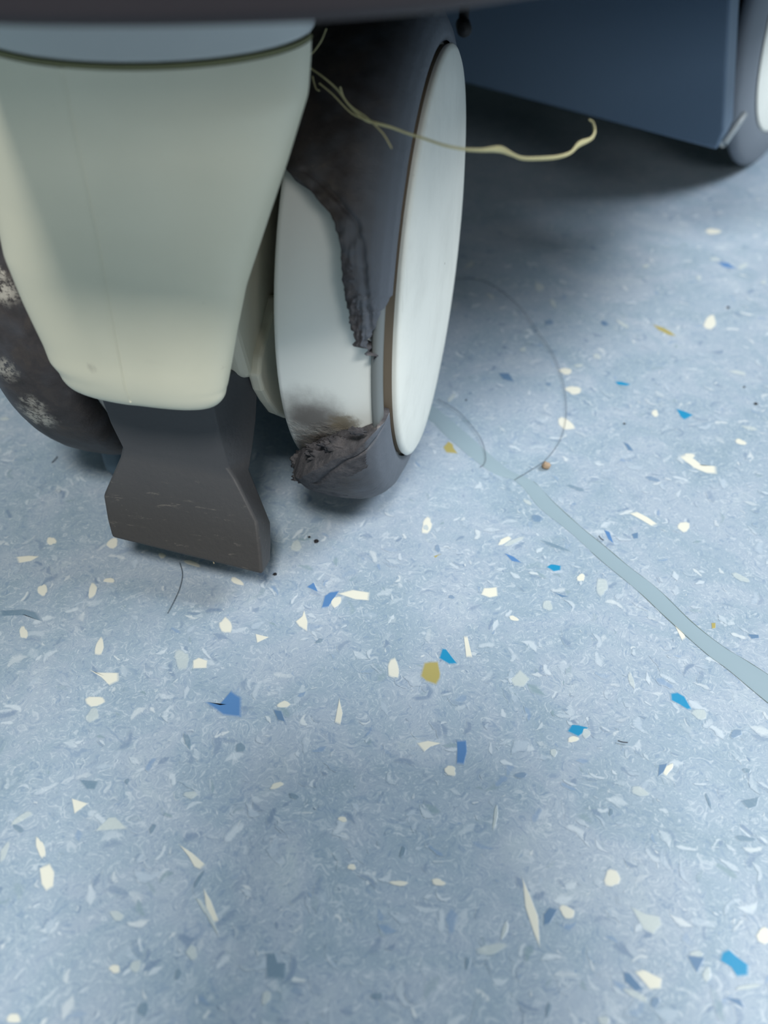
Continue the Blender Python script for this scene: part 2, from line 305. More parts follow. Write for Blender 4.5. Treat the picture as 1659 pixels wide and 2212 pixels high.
for x, y, w_, h_, c, a_ in [
    (1534, 697, 28, 30, WH, 20), (1222, 802, 26, 16, WH, 0), (1239, 843, 32, 20, WH, 5), (1222, 916, 36, 24, WH, 25), (1477, 1138, 28, 20, WH, 15), (922, 1136, 22, 34, WH, 20), (1090, 1168, 30, 11, WH, -25),
    (111, 1169, 20, 18, WH, 30), (92, 1275, 20, 26, WH, -15), (200, 1276, 18, 30, WH, 8), (236, 1254, 26, 9, WH, 5), (51, 1367, 18, 26, WH, 0), (215, 1398, 18, 38, WH, 5), (488, 1352, 24, 36, WH, -30),
    (726, 1300, 20, 26, WH, 20), (205, 1515, 44, 20, WH, -10), (200, 1545, 34, 22, PW, -40), (613, 1522, 30, 14, WH, 0), (393, 1425, 28, 44, PW, 0), (243, 1174, 24, 22, WH, 0), (350, 1200, 16, 12, WH, 0), (415, 1217, 34, 11, WH, 20),
    (512, 1256, 30, 12, WH, 20), (850, 1445, 26, 38, WH, 0), (973, 1665, 26, 20, WH, 5), (1238, 1597, 22, 14, WH, 0), (1266, 1584, 18, 20, PW, 40), (1512, 1543, 34, 22, PW, 35), (1300, 1267, 26, 36, PW, -10),
    (1110, 1336, 24, 9, WH, 25), (1183, 1308, 20, 22, PW, 0), (1443, 1662, 14, 28, WH, 35), (1600, 1248, 40, 12, PW, 30), (1364, 1470, 10, 38, PW, -15), (1196, 1626, 13, 20, PW, -20), (1255, 1248, 18, 15, WH, 0),
    (88, 1832, 16, 50, WH, -15), (598, 1697, 30, 12, WH, -15), (412, 1717, 28, 18, PW, 0), (740, 1770, 18, 13, WH, 10), (760, 1873, 16, 14, WH, 0), (253, 1978, 30, 22, PW, 15), (248, 2093, 26, 17, WH, 0), (293, 2087, 26, 24, PW, 0),
    (575, 2155, 20, 30, PW, 30), (415, 2058, 26, 30, PW, 0), (47, 1767, 46, 14, PW, -30), (10, 1840, 14, 48, PW, 25), (30, 2200, 26, 22, WH, 0), (862, 1908, 38, 12, WH, 0), (947, 1906, 34, 14, WH, 10), (1225, 1970, 40, 22, WH, 30),
    (1322, 1897, 30, 42, WH, 5), (1382, 1710, 38, 20, PW, 10), (1375, 2150, 64, 12, PW, 28), (1650, 2022, 26, 40, WH, -20), (1070, 1765, 9, 48, PW, 8), (1062, 2050, 66, 22, PW, -18), (1505, 2060, 30, 12, PW, -5),
    (1527, 2105, 16, 36, PW, 10), (1615, 2132, 50, 10, PW, -8), (1305, 2205, 26, 18, PW, 0), (1540, 500, 34, 12, WH, 8), (1490, 985, 20, 12, WH, 0), (1595, 805, 36, 8, PW, 14), (1620, 925, 34, 8, PW, 16), (1600, 955, 26, 10, WH, 25),
    (1545, 560, 22, 8, PW, 10), (1015, 572, 20, 12, PW, -40), (1060, 640, 20, 8, PW, 30), (1165, 620, 24, 16, PW, 25), (1290, 770, 20, 10, PW, 30), (1415, 893, 14, 16, WH, 20), (1395, 575, 16, 8, PW, 0), (1195, 655, 10, 22, PW, -20),
    (1510, 600, 12, 9, PW, 0), (1605, 575, 24, 9, PW, -20), (920, 1140, 12, 14, PW, 0), (1345, 700, 34, 7, PW, 30), (1130, 755, 14, 10, PW, 10), (1650, 610, 12, 8, PW, 0), (975, 860, 24, 8, PW, -40), (1140, 1085, 20, 8, PW, 35),
    (1090, 2010, 10, 44, PW, 20), (640, 1180, 26, 22, PW, 0), (10, 905, 22, 8, PW, 0), (1110, 1170, 44, 10, PW, -20), (1250, 790, 18, 8, PW, 0), (455, 1985, 9, 70, PW, -24)]:
    chip(x, y, w_, h_, c, .95 if c is WH else .6, a_)
for x, y, w_, h_, c, a_ in [(1186, 697, 22, 9, GB, 10), (1185, 830, 14, 7, GB, 0), (1613, 1665, 16, 10, DK, 0), (1610, 1812, 40, 12, DK, 10), (1125, 1675, 12, 30, GB, 80), (405, 1600, 12, 38, DK, -15), (1415, 2165, 20, 22, GB, 30), (945, 1185, 12, 16, GB, 0),
    (1590, 1585, 26, 16, GB, -10), (520, 1615, 18, 22, DK, 0), (975, 1290, 14, 8, GB, 0), (690, 1385, 10, 18, DK, 60), (275, 1688, 10, 12, DK, 0), (40, 1790, 26, 12, DK, 30), (330, 1790, 24, 10, DK, -55), (635, 1720, 24, 10, DK, 15), (1320, 1755, 10, 14, DK, 0),
    (385, 2105, 12, 26, DK, 20), (310, 2180, 20, 34, DK, 5), (815, 2152, 24, 16, DK, 0), (870, 1840, 12, 22, DK, 20), (1185, 2180, 10, 34, DK, 15), (1530, 1730, 6, 30, DK, -20), (430, 1900, 8, 50, DK, 30), (1010, 2080, 10, 28, DK, 0), (1200, 1180, 60, 8, DK, 20), (1410, 1035, 30, 10, GB, 15), (1245, 1055, 36, 8, DK, 20), (1160, 1120, 28, 14, GB, 10)]:
    chip(x, y, w_, h_, c, .65, a_)
# heat-welded joint between two vinyl sheets
seam = [((890, 845), (865, 905)), ((935, 873), (915, 902)), ((1000, 925), (965, 948)), ((1050, 970), (1015, 990)), ((1100, 1013), (1065, 1025)), ((1155, 1040), (1115, 1042)), ((1200, 1085), (1162, 1098)), ((1260, 1140), (1222, 1145)), ((1310, 1180), (1262, 1182)),
        ((1360, 1222), (1302, 1218)), ((1425, 1272), (1372, 1276)), ((1500, 1345), (1435, 1335)), ((1565, 1395), (1520, 1412)), ((1620, 1428), (1570, 1450)), ((1700, 1480), (1640, 1510)), ((1800, 1560), (1740, 1590))]
sa = spline([onZ(*a) for a, b in seam], 6); sb = spline([onZ(*b) for a, b in seam], 6)
ea = [a + (b - a) * .08 for a, b in zip(sa, sb)]; eb = [a + (b - a) * .92 for a, b in zip(sa, sb)]; V = []; e1 = []; e2 = []
for i, (a, b) in enumerate(zip(sa, sb)):
    for s in (.08, .18, .5, .82, .92):
        p = a + (b - a) * s; V.append((p[0] + .00012 * nz(p[0], p[1], 0, 300), p[1], .00005 if s in (.08, .92) else (.00020 if s == .5 else .00015)))
ws = mesh('weld_seam', V, gridfaces(len(sa), 5, flip=False), M_weld, floor)
ws['label'] = 'pale grey green weld bead joining two floor sheets'
for nm, src in (('seam_edge', ea), ('seam_edge', eb)):
    i0, i1 = (30, 84) if src is ea else (50, 90)
    P = [p + np.array([0, 0, .00008]) for p in src[i0:i1]]
    mesh(nm, *tube(P, [.00005 * (1.2 + 2 * max(-.55, nz(p[0], p[1], 0, 90))) for p in P], 5), M_edge, floor)

# ---------------------------------------------------------------- caster
def wheel(parent, s, torn, tyre_mat, smear=False):
    """s=+1: outer face towards +X (local X measured from caster centre); the wheel keeps its profile X<=.05"""
    X0 = .050
    def P3(X, r, ph): return (s * (X0 + X), -r * math.cos(ph), R + r * math.sin(ph))
    def lathe(prof, n=160, ph0=0, ph1=2 * math.pi, closed=True):
        V = []; 
        for i in range(n):
            ph = ph0 + (ph1 - ph0) * i / (n if closed else n - 1)
            for X, r in prof: V.append(P3(X, r, ph))
        return V, gridfaces(n, len(prof), closed, False, flip=(s < 0))
    core = [(-.0035, .0005), (-.0035, .0547), (-.0040, .0553), (-.0050, .0555), (-.0255, .0555), (-.0264, .0552), (-.0268, .0545), (-.0268, .0405), (-.0276, .0400), (-.0308, .0395), (-.0313, .0390), (-.0313, .0005)]
    wv, wf = lathe(core); w = mesh('wheel', wv, wf, M_core, parent, angle=50)
    cap = [(-.0034, .0470), (-.0034, .0508), (-.0010, .0511), (-.0003, .0514), (.0002, .0511), (.0007, .0500), (.0016, .0430), (.0024, .030), (.0028, .015), (.0029, .0003)]
    cv, cf = lathe(cap, 200); hc = mesh('hub_cap', cv, cf, M_cap, w, angle=60); hc['label'] = 'off-white round cap covering the outer face of the wheel'
    hc.data.materials.append(M_capside)
    for p in hc.data.polygons:
        if p.index % (len(cap) - 1) < 2: p.material_index = 1
    # tyre
    prof = [(-.0268, .0553), (-.0270, .0575), (-.0266, .0592), (-.0255, .0606), (-.0238, .0617), (-.0215, .0623), (-.0180, .0626), (-.0140, .0626), (-.0105, .0623), (-.0075, .0615), (-.0052, .0601), (-.0032, .0580), (-.0018, .0556), (-.0012, .0532), (-.0016, .0518)]
    pp = np.array(prof); seg = np.r_[0, np.cumsum(np.hypot(*np.diff(pp, axis=0).T))]; TL = seg[-1]
    def pr(wv): return np.interp(wv * TL, seg, pp[:, 0]), np.interp(wv * TL, seg, pp[:, 1])
    def wX(X):   # arc parameter at X on tread side
        ww = np.linspace(.02, .93, 400); xx = np.array([pr(q)[0] for q in ww]); return float(np.interp(X, xx, ww))
    N = 720 if torn else 200; Mw = 44; V = []; dirt = []; inner = []
    tear = [(-14.0, -.0030), (-15.5, -.0052), (-17, -.0070), (-18.5, -.0095), (-20, -.0130), (-24, -.0172), (-29, -.0215), (-33, -.0240), (-38, -.0268)]
    top = [(6, -.0040), (7.5, -.0052), (9.5, -.0075), (10.6, -.0082), (11.5, -.0075), (15.4, -.0088), (22, -.0103), (27.7, -.0112), (31.7, -.0128), (35.4, -.0168), (38.3, -.0205), (40, -.0240), (46, -.0268)]
    a1, a0 = (math.radians(5.0), math.radians(-14.0)) if torn else (0, 0)
    def wrf(ph):
        if not torn: return 1.0
        g = math.degrees((ph + math.pi) % (2 * math.pi) - math.pi)
        if 0 < g < 18.5: return float(np.interp(g, [4, 6, 11, 15, 18, 18.5], [wX(-.0064), wX(-.0060), wX(-.0042), wX(-.0028), .93, 1.0])) + .02 * nz(g, 1, 0, 1)
        return 1.0
    def bulge(ph):
        if not torn: return 0
        g = math.degrees((ph + math.pi) % (2 * math.pi) - math.pi)
        return float(np.interp(g, [-88, -60, -42, -25, -14, -10], [0, .0020, .0026, .0022, .0008, 0]))
    def build(ph_a, ph_b, n, closed, wl):
        V = []; D = []
        for i in range(n):
            ph = ph_a + (ph_b - ph_a) * i / (n if closed else n - 1); w0 = wl(ph); w1 = max(w0 + .01, wrf(ph)); bg_ = bulge(ph)
            for j in range(Mw):
                q = w0 + (w1 - w0) * j / (Mw - 1); X, r = pr(q); r += bg_ * min(1, max(0, (r - .0535) / .005))
                rag = 0
                if torn and w0 > .03:
                    e = max(0, 1 - (q - w0) / .22)
                    rag = (.0 if (ph > 3.2 or ph < 0) else 1.0) * (1.0 if w0 > .6 else .5) * e * (.0009 * nz(X * 1, ph * .06, 1, 500) - .0004 + .0006 * nz(X * 3, ph * .02, 5, 600))
                    lay = .0007 * math.exp(-((q - w0 - .12 - .03 * nz(ph, 0, 2, 6)) / .018) ** 2); rag -= lay if w0 > .2 else 0
                r2 = r + rag + .00008 * nz(X, ph * .06, 3, 150)
                V.append(P3(X, r2, ph))
                t = np.interp(X, [-.027, -.022, -.012, -.006, -.003], [.95, 1, .95, .45, 0])
                d = t * (np.interp(math.degrees(ph), [-60, -20, 12, 45, 200], [.12, .25, .55, 1, 1]) if s > 0 else 1)
                D.append(min(1, max(0, d + .35 * nz(X, ph * .06, 7, 120) * t)))
            # inner ring of points for thickness
        nf = gridfaces(n, Mw, closed, False, flip=(s < 0))
        b = len(V)
        for i in range(n):
            ph = ph_a + (ph_b - ph_a) * i / (n if closed else n - 1); w0 = wl(ph); Xl, rl = pr(w0)
            jag = .0003 * nz(Xl, ph * .06, 11, 900) if torn and ph < 3.2 else 0
            V.append(P3(Xl + jag + .0003, (rl + .0556) / 2 + jag, ph)); V.append(P3(min(Xl + .0004, -.004), .0557, ph)); D += [.6, .6]
        for i in range(n if closed else n - 1):
            k = (i + 1) % n; a = i * Mw; c = k * Mw
            q = [(a, c, b + 2 * k, b + 2 * i), (b + 2 * i, b + 2 * k, b + 2 * k + 1, b + 2 * i + 1)]
            nf += [f[::-1] if s < 0 else f for f in q] if True else []
        return V, nf, D, b
    if not torn:
        V, nf, D, b = build(0, 2 * math.pi, N, True, lambda ph: 0.0)
    else:
        td = sorted(top); xd = [p[0] for p in td]; xv = [wX(p[1]) for p in td]
        bd = sorted(tear); yd = [p[0] for p in bd]; yv = [wX(p[1]) for p in bd]
        def wl(ph):
            g = math.degrees((ph + math.pi) % (2 * math.pi) - math.pi)
            if g > 0:
                if g > 46: return 0.0
                return max(0, float(np.interp(g, xd, xv)) + .035 * nz(g * .35, 0, 0, 1) * (1 if g < 15 else .35) + (.03 * math.sin(g * 2.6) if g < 10 else 0))
            if g < -38: return 0.0
            return max(0, min(.97, float(np.interp(g, yd, yv)) + .02 * nz(g * .3, 3, 0, 1)))
        V, nf, D, b = build(a1, a0 + 2 * math.pi, N, False, wl)
        # end caps of the open ring
        for i, fl_ in ((0, False), (N - 1, True)):
            e = len(V)
            for j in range(Mw):
                q = wl(a1 if i == 0 else a0) + (1 - wl(a1 if i == 0 else a0)) * j / (Mw - 1); X, r = pr(q)
                V.append(P3(min(X, -.0036), min(.0556, r - .0003), a1 if i == 0 else a0)); D.append(.5)
            for j in range(Mw - 1):
                f = (i * Mw + j, i * Mw + j + 1, e + j + 1, e + j); nf.append(f if fl_ else f[::-1])
    ty = mesh('tyre', V, nf, tyre_mat, w); ty.data.attributes.new('dirt', 'FLOAT', 'POINT').data.foreach_set('value', np.array(D, 'f'))
    if torn:
        ty['label'] = 'grey rubber tyre torn open across the front and chewed at the bottom'
        ty.data.materials.append(M_torn)
        nq = (N - 1) * (Mw - 1)
        for p in ty.data.polygons:
            if p.index >= nq: p.material_index = 1
            elif p.index < nq:
                i, j = divmod(p.index, Mw - 1); g = math.degrees(a1) + (math.degrees(a0) + 360 - math.degrees(a1)) * i / (N - 1)
                g2 = (g + 180) % 360 - 180; w0 = wl(math.radians(g2)); q = w0 + (1 - w0) * j / (Mw - 1)
                if (0 < g2 < 26 and q - w0 < .26 * (1 - g2 / 26) + .06 * nz(g2 * .6, q * 6, 0, 1)) or (-47 < g2 < 0 and q - w0 < (.26 if w0 > .02 else .5) * (1 + .5 * nz(g2 * .15, q * 4, 0, 1)) and q < .72): p.material_index = 1
        # the thin bead of rubber still left along the rim where the tread is gone
        prof2 = [(-.0044, .0556), (-.0046, .0566), (-.0040, .0574), (-.0030, .0568), (-.0024, .0545), (-.0026, .0528), (-.0034, .0525)]
        V2, F2 = lathe(prof2, 60, math.radians(-22), math.radians(26), False)
        mesh('tyre_bead', V2, F2, M_pale, w)
    return w
cz = C + AX * XM; caster = empty('caster', (cz[0], cz[1], 0), -A)
tag(caster, 'cream twin-wheel caster in the foreground with dark pedal and torn right tyre', 'caster')
w_r = wheel(caster, 1, True, M_tyre); w_r['label'] = 'right wheel with its white core showing through the torn tyre'
M_tyreL = rubber('dirty tyre', [(onY(25, 592, -.060), .0012), (onY(28, 625, -.061), .003), (onY(100, 905, -.058), .004), (onY(100, 860, -.058), .003), (onY(40, 790, -.06), .003)])
w_l = wheel(caster, -1, False, M_tyreL); w_l.location.x = -.0025; w_l['label'] = 'left wheel, dark and smeared, mostly behind the cream hood'

# chewed lumps of rubber at the foot of the right wheel
def lump(name, px, Y, size, mat, parent, seed, st=(1, 1, 1)):
    c = np.array(onY(*px, Y - .0022)); V = []; n, m = 22, 32
    for i in range(n + 1):
        a = math.pi * i / n
        for j in range(m):
            b = 2 * math.pi * j / m; d = np.array([math.sin(a) * math.cos(b), math.sin(a) * math.sin(b), math.cos(a)])
            k = size * (1 + .38 * nz(d[0] + seed, d[1], d[2], 1.6, 4) + .30 * nz(d[0] + seed, d[1], d[2], 4, 5))
            V.append(c + d * k * np.array(st))
    return mesh(name, V, gridfaces(n + 1, m, False, True, flip=True), mat, parent)
for i, (px, Y, sz, st) in enumerate([((655, 1000), -.0425, .0030, (.9, .8, 1.2)), ((705, 985), -.0515, .0030, (1.4, .6, .8)), ((750, 995), -.0525, .0026, (1.2, .6, 1.0)), ((665, 1030), -.0435, .0024, (1.5, .8, .7)), ((720, 1042), -.0465, .0021, (1.3, .8, .9)),((735, 963), -.0535, .0024, (1.9, .7, .9)), ((690, 972), -.050, .0022, (1.6, .7, .8)), ((720, 1003), -.0500, .0023, (2.2, .7, .6)), ((672, 1008), -.045, .0024, (1.2, .8, .8)),
                                     ((775, 985), -.0535, .0020, (1.3, .7, .9)), ((690, 1030), -.0455, .0020, (1.7, .8, .6)), ((770, 932), -.0562, .0009, (2.2, .4, 1.1))]):
    o = lump('rubber_scrap', px, Y, sz, M_torn, w_r, i * 3.7, st)

# hood: a smooth leaning shield in front of the wheels
Z = [.0502, .0515, .054, .058, .064, .072, .080, .087, .095, .1055, .116, .1275]
YS = [-.0690, -.0695, -.070, -.070, -.0692, -.068, -.0665, -.065, -.0632, -.061, -.058, -.055]
XL = [-.012, -.0185, -.0228, -.0256, -.0278, -.0292, -.0300, -.0304, -.0306, -.0306, -.0305, -.0303]
XR = [.0020, .0075, .0102, .0118, .0130, .0152, .0183, .0208, .0240, .0255, .0318, .0335]
def px2(u, v, Ys): return onY(u, v, Ys)
if True:   # silhouettes taken straight from the photograph at the depth where the shield is widest
    lft = [((-12, 230), -.058), ((0, 330), -.0605), ((30, 520), -.0635), ((60, 622), -.066), ((100, 730), -.0685), ((112, 765), -.069), ((135, 795), -.0695), ((200, 838), -.070), ((250, 857), -.0705)]
    rgt = [((675, 120), -.055), ((668, 200), -.057), ((645, 270), -.059), ((620, 350), -.061), ((590, 440), -.0628), ((560, 530), -.0645), ((530, 620), -.0662), ((510, 720), -.068), ((498, 790), -.0693), ((490, 835), -.0698), ((475, 862), -.0702), ((450, 876), -.0706)]
    lp = sorted([(lambda q: (q[2], q[0]))(onY(*p, y)) for p, y in lft]); rp = sorted([(lambda q: (q[2], q[0]))(onY(*p, y)) for p, y in rgt])
    zb = min(lp[0][0], rp[0][0])
    xl = lambda z: float(np.interp(z, [a for a, b in lp], [b for a, b in lp])); xr = lambda z: float(np.interp(z, [a for a, b in rp], [b for a, b in rp]))
ZT = .1285; zbot_l = onY(300, 868, -.0735)[2]; 
mid_b = onY(410, 889, -.0728)[2]
NZ, NA = 110, 150; V = []
def pev(z): return float(np.interp(z, [.095, .1285], [2.35, 1.95]))
def ysd(z): return float(np.interp(z, [.05, .06, .075, .1, .1285], [-.0705, -.0700, -.0675, -.0628, -.0550]))
zlist = [lp[0][0] * 0 + mid_b + (ZT - mid_b) * (1 - math.cos(math.pi / 2 * min(1, i / 45))) * .25 if i < 45 else None for i in range(NZ)]
zs = []
for i in range(NZ): 
    t = i / (NZ - 1); zs.append(mid_b + (ZT - mid_b) * t ** 1.35)
seam_a = onY(155, 145, -.077); seam_b = onY(290, 868, -.0735)
ringz = []
for z in zs:
    k = (z - mid_b) / (ZT - mid_b)
    zc = mid_b + .005; a, b = xl(max(z, zc)), xr(max(z, zc)); c = (a + b) / 2; h = (b - a) / 2 * (.70 + .30 * math.sqrt(max(0, 1 - (max(0, zc - z) / .005) ** 2))); ys = ysd(z); dp = float(np.interp(z, [.05, .07, .1, .1285], [.0045, .0085, .0150, .0255]))
    edge = min(1, ((z - mid_b) / .010)) ; rr = math.sqrt(max(0, 1 - (1 - edge) ** 2)) if edge < 1 else 1
    dp *= .45 + .55 * rr
    for j in range(NA):
        q = 2 * math.pi * j / NA; cx = math.cos(q); sy = math.sin(q); pe = pev(z)
        X = c + h * math.copysign(abs(cx) ** (2 / pe), cx); yy = abs(sy) ** (2 / pe)
        Y = ys - dp * yy if sy < 0 else ys + .003 * yy
        if sy < 0:
            sx = seam_b[0] + (seam_a[0] - seam_b[0]) * (z - seam_b[2]) / (seam_a[2] - seam_b[2])
            Y += .0001 * math.tanh((X - sx) / .00035) * (1 if abs(X - sx) < .004 else max(0, 1 - (abs(X - sx) - .004) / .008))
        V.append((X, Y, z))
nb = len(V); Fh = gridfaces(NZ, NA, False, True)
hood = mesh('hood', V, Fh + [tuple(range(NA)), ], M_cream, caster); hood['label'] = 'cream moulded plastic hood with a faint mould line down its front'
m = hood.modifiers.new('s', 'SMOOTH'); m.factor = .5; m.iterations = 6
P = []
for i in range(70):
    z = mid_b + .0022 + (ZT - .0026 - mid_b) * i / 69; k = (z - mid_b) / (ZT - mid_b); zc = mid_b + .005; a, b = xl(max(z, zc)), xr(max(z, zc)); c = (a + b) / 2; h = (b - a) / 2 * (.70 + .30 * math.sqrt(max(0, 1 - (max(0, zc - z) / .005) ** 2)))
    sx = seam_b[0] + (seam_a[0] - seam_b[0]) * (z - seam_b[2]) / (seam_a[2] - seam_b[2]); dp = float(np.interp(z, [.05, .07, .1, .1285], [.0045, .0085, .0150, .0255]))
    edge = min(1, (z - mid_b) / .010); rr = math.sqrt(max(0, 1 - (1 - edge) ** 2)); dp *= .45 + .55 * rr; cc = min(1, abs((sx - c) / h)) ** (pev(z) / 2)
    P.append((sx, ysd(z) - dp * max(0, 1 - cc * cc) ** (1 / pev(z)) + .00008, z))
mesh('mould_line', *tube(P, .00026, 6), M_cream, hood)
# collar above the ring groove
V = []; ztop = .150
for i, (z, k) in enumerate([(.1283, -.0011), (.1289, -.0011), (.1291, -.0006), (.1294, -.0003), (.1300, -.0003), (.138, -.0006), (ztop, -.001)]):
    a, b = xl(ZT), xr(ZT); c = (a + b) / 2; h = (b - a) / 2 + k
    for j in range(NA):
        q = 2 * math.pi * j / NA; cx = math.cos(q); sy = math.sin(q); pe = pev(.1285)
        V.append((c + h * math.copysign(abs(cx) ** (2 / pe), cx), (-.055 - (.0255 + k) * abs(sy) ** (2 / pe)) if sy < 0 else (-.055 + .03 * abs(sy) ** (2 / pe)), z))
colr = mesh('swivel_collar', V, gridfaces(7, NA, False, True), plain('pale collar plastic', srgb(198, 204, 204), .45, .4, .02), caster)
V = [];
for i in range(NA + 1):
    q = math.pi + math.pi * i / NA; a, b = xl(ZT), xr(ZT); c = (a + b) / 2; h = (b - a) / 2 - .0003; cx = math.cos(q); sy = math.sin(q); pe = pev(.1285)
    V.append((c + h * math.copysign(abs(cx) ** (2 / pe), cx), -.055 - .0252 * abs(sy) ** (2 / pe), .1287))
mesh('collar_groove', *tube(V, .00045, 8), M_groove, caster)
# bracket between the wheels
def box(name, lo, hi, mat, parent=None, bevel=.001, taper=None):
    V = [(x, y, z) for z in (lo[2], hi[2]) for y in (lo[1], hi[1]) for x in (lo[0], hi[0])]
    Fc = [(0, 2, 3, 1), (4, 5, 7, 6), (0, 1, 5, 4), (1, 3, 7, 5), (3, 2, 6, 7), (2, 0, 4, 6)]
    return mesh(name, V, Fc, mat, parent, bevel=bevel, smooth=False)
prof = [(-.0535, .0555), (-.0600, .075), (-.056, .100), (-.050, .125), (.030, .140), (.045, .10), (.03, .055), (.0, .045), (-.030, .0475), (-.0415, .0482)]
V = [(x, y, z) for x in (-.0160, .0160) for y, z in prof]; n = len(prof)
Fc = [tuple(range(n)), tuple(range(2 * n - 1, n - 1, -1))] + [(i, i + n, (i + 1) % n + n, (i + 1) % n) for i in range(n)]
br = mesh('bracket', V, Fc, M_bracket, caster, bevel=.002, smooth=False); br['label'] = 'ivory centre bracket that holds the axle between the wheels'
lb = [onX(u, v, -.0318) for u, v in ((600, 640), (586, 700), (566, 770), (562, 812), (571, 845), (585, 870), (603, 894), (630, 905), (680, 905), (680, 640))]
V = [(x, p[1], p[2]) for x in (.0150, .0182) for p in lb]; n = len(lb)
mesh('bracket_lobe', V, [tuple(range(n)), tuple(range(2 * n - 1, n - 1, -1))] + [(i, i + n, (i + 1) % n + n, (i + 1) % n) for i in range(n)], M_bracket, caster, smooth=False, bevel=.0009)
V, Fc = tube([(-.050, 0, R), (.050, 0, R)], .004, 20); mesh('axle', V, Fc, plain('steel', srgb(140, 140, 140), .3, .6), caster)
# pedal
rows = [  # front left, front right, flank right(back), px + depth
    (((200, 800), -.0625), ((452, 830), -.0625), ((560, 770), -.046)),
    (((212, 850), -.0622), ((457, 880), -.0622), ((560, 815), -.0470)),
    (((236, 915), -.0618), ((472, 948), -.0618), ((556, 905), -.0490)),
    (((262, 968), -.0618), ((492, 1012), -.0618), ((546, 985), -.0530)),
    (((257, 990), -.0628), ((512, 1040), -.0628), ((540, 1012), -.0560)),
    (((221, 1072), -.0672), ((556, 1128), -.0676), ((586, 1130), -.0610)),
    (((230, 1125), -.0702), ((564, 1195), -.0710), ((587, 1178), -.0640)),
    (((240, 1163), -.0725), ((568, 1243), -.0735), ((585, 1212), -.0662)),
]
V = []; SUB = 6; allr = []
for a, b, c in rows:
    fa, fb, bc = (np.array(onY(*a[0], a[1])), np.array(onY(*b[0], b[1])), np.array(onY(*c[0], c[1])))
    back_l = fa + np.array([.0015, .0075, .0]); allr.append((fa, fb, bc, back_l))
n = len(allr)
V = [p for r_ in allr for p in r_]; Fc = []
for i in range(n - 1):
    for j in range(4):
        a = i * 4 + j; b = i * 4 + (j + 1) % 4; Fc.append((a, a + 4, b + 4, b))
Fc += [(0, 1, 2, 3), tuple(range(4 * n - 1, 4 * n - 5, -1))]
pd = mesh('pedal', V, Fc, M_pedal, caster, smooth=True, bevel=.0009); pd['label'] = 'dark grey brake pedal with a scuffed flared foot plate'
m = pd.modifiers.new('w', 'WEIGHTED_NORMAL')
# pale crack line on the pedal plate and the stray fibre
P = [np.array(onY(u, v, y)) + np.array([0, -.00045, 0]) for u, v, y in [(457, 1105, -.0662), (459, 1130, -.0676), (457, 1150, -.0687), (461, 1180, -.0702), (459, 1200, -.0711), (464, 1215, -.0720)]]
mesh('pedal_crack', *tube(spline(P, 4), .00016, 5), plain('pale crack', srgb(140, 132, 112), .8), pd)
P = [np.array(onY(u, v, y)) + np.array([0, -.0003, 0]) for u, v, y in [(403, 1087, -.0655), (412, 1082, -.0652), (420, 1084, -.0654), (436, 1094, -.0660)]]
mesh('lint', *tube(spline(P, 4), .00006, 5), plain('pale lint', srgb(170, 168, 160), .8), pd)
# brake pin behind the pedal
V = []; c = np.array(onY(234, 985, -.033)); prof = [(.0002, -.0052), (.0022, -.0049), (.0032, -.0036), (.0034, 0), (.0034, .018), (.0002, .0182)]
for i in range(40):
    q = 2 * math.pi * i / 40
    for r_, z in prof: V.append((c[0] + .002 + r_ * math.cos(q), c[1] + r_ * math.sin(q), max(.0002, c[2] + z)))
pin = mesh('brake_pin', V, gridfaces(40, len(prof), True, False), plain('blue grey plastic', srgb(70, 92, 106), .5), caster); pin['label'] = 'blue grey rounded pin behind the pedal'

# ---------------------------------------------------------------- string caught on the wheel
def worldpts(L): return [atW(u, v, k) for u, v, k in L]
st = empty('string', tuple(atW(1000, 322, .148)))
tag(st, 'frayed straw-coloured string trailing from the tyre past the white cap', 'string')
def rel(P): b = np.array(st.location); return [p - b for p in P]
main = [(672, 148, .168), (700, 168, .1665), (730, 195, .1655), (755, 228, .1650), (785, 256, .1630), (812, 266, .160), (845, 275, .157), (880, 288, .1545), (915, 299, .1520), (960, 314, .1490), (1002, 322, .1480), (1040, 324, .149), (1078, 322, .151), (1105, 333, .152), (1130, 342, .153), (1170, 342, .154), (1205, 339, .155), (1232, 330, .156), (1250, 312, .157), (1276, 300, .158), (1284, 285, .1585), (1281, 265, .159), (1272, 258, .159)]
P = spline(rel(worldpts(main)), 6)
wid = np.interp(np.linspace(0, 1, len(P)), [0, .2, .3, .45, .5, .545, .6, .68, .78, .82, .86, .91, .94, 1], [.00018, .00032, .00022, .00026, .00034, .00062, .0003, .00038, .00034, .00062, .0004, .00058, .00032, .0001])
mesh('strand', *tube(P, wid, 8, .5), M_string, st)
for L, r_ in (([(735, 188, .164), (745, 215, .1645), (765, 235, .1638), (790, 252, .1618), (812, 272, .1592), (830, 292, .1578), (846, 320, .157)], .00014), ([(640, 95, .170), (665, 120, .169), (690, 95, .1665), (705, 62, .166)], .00012),
              ([(690, 180, .167), (720, 205, .166), (760, 245, .1645), (800, 262, .161)], .00013), ([(675, 165, .168), (682, 190, .168), (690, 196, .1675)], .00012)):
    mesh('fibre', *tube(spline(rel(worldpts(L)), 6), r_, 6), M_string, st)

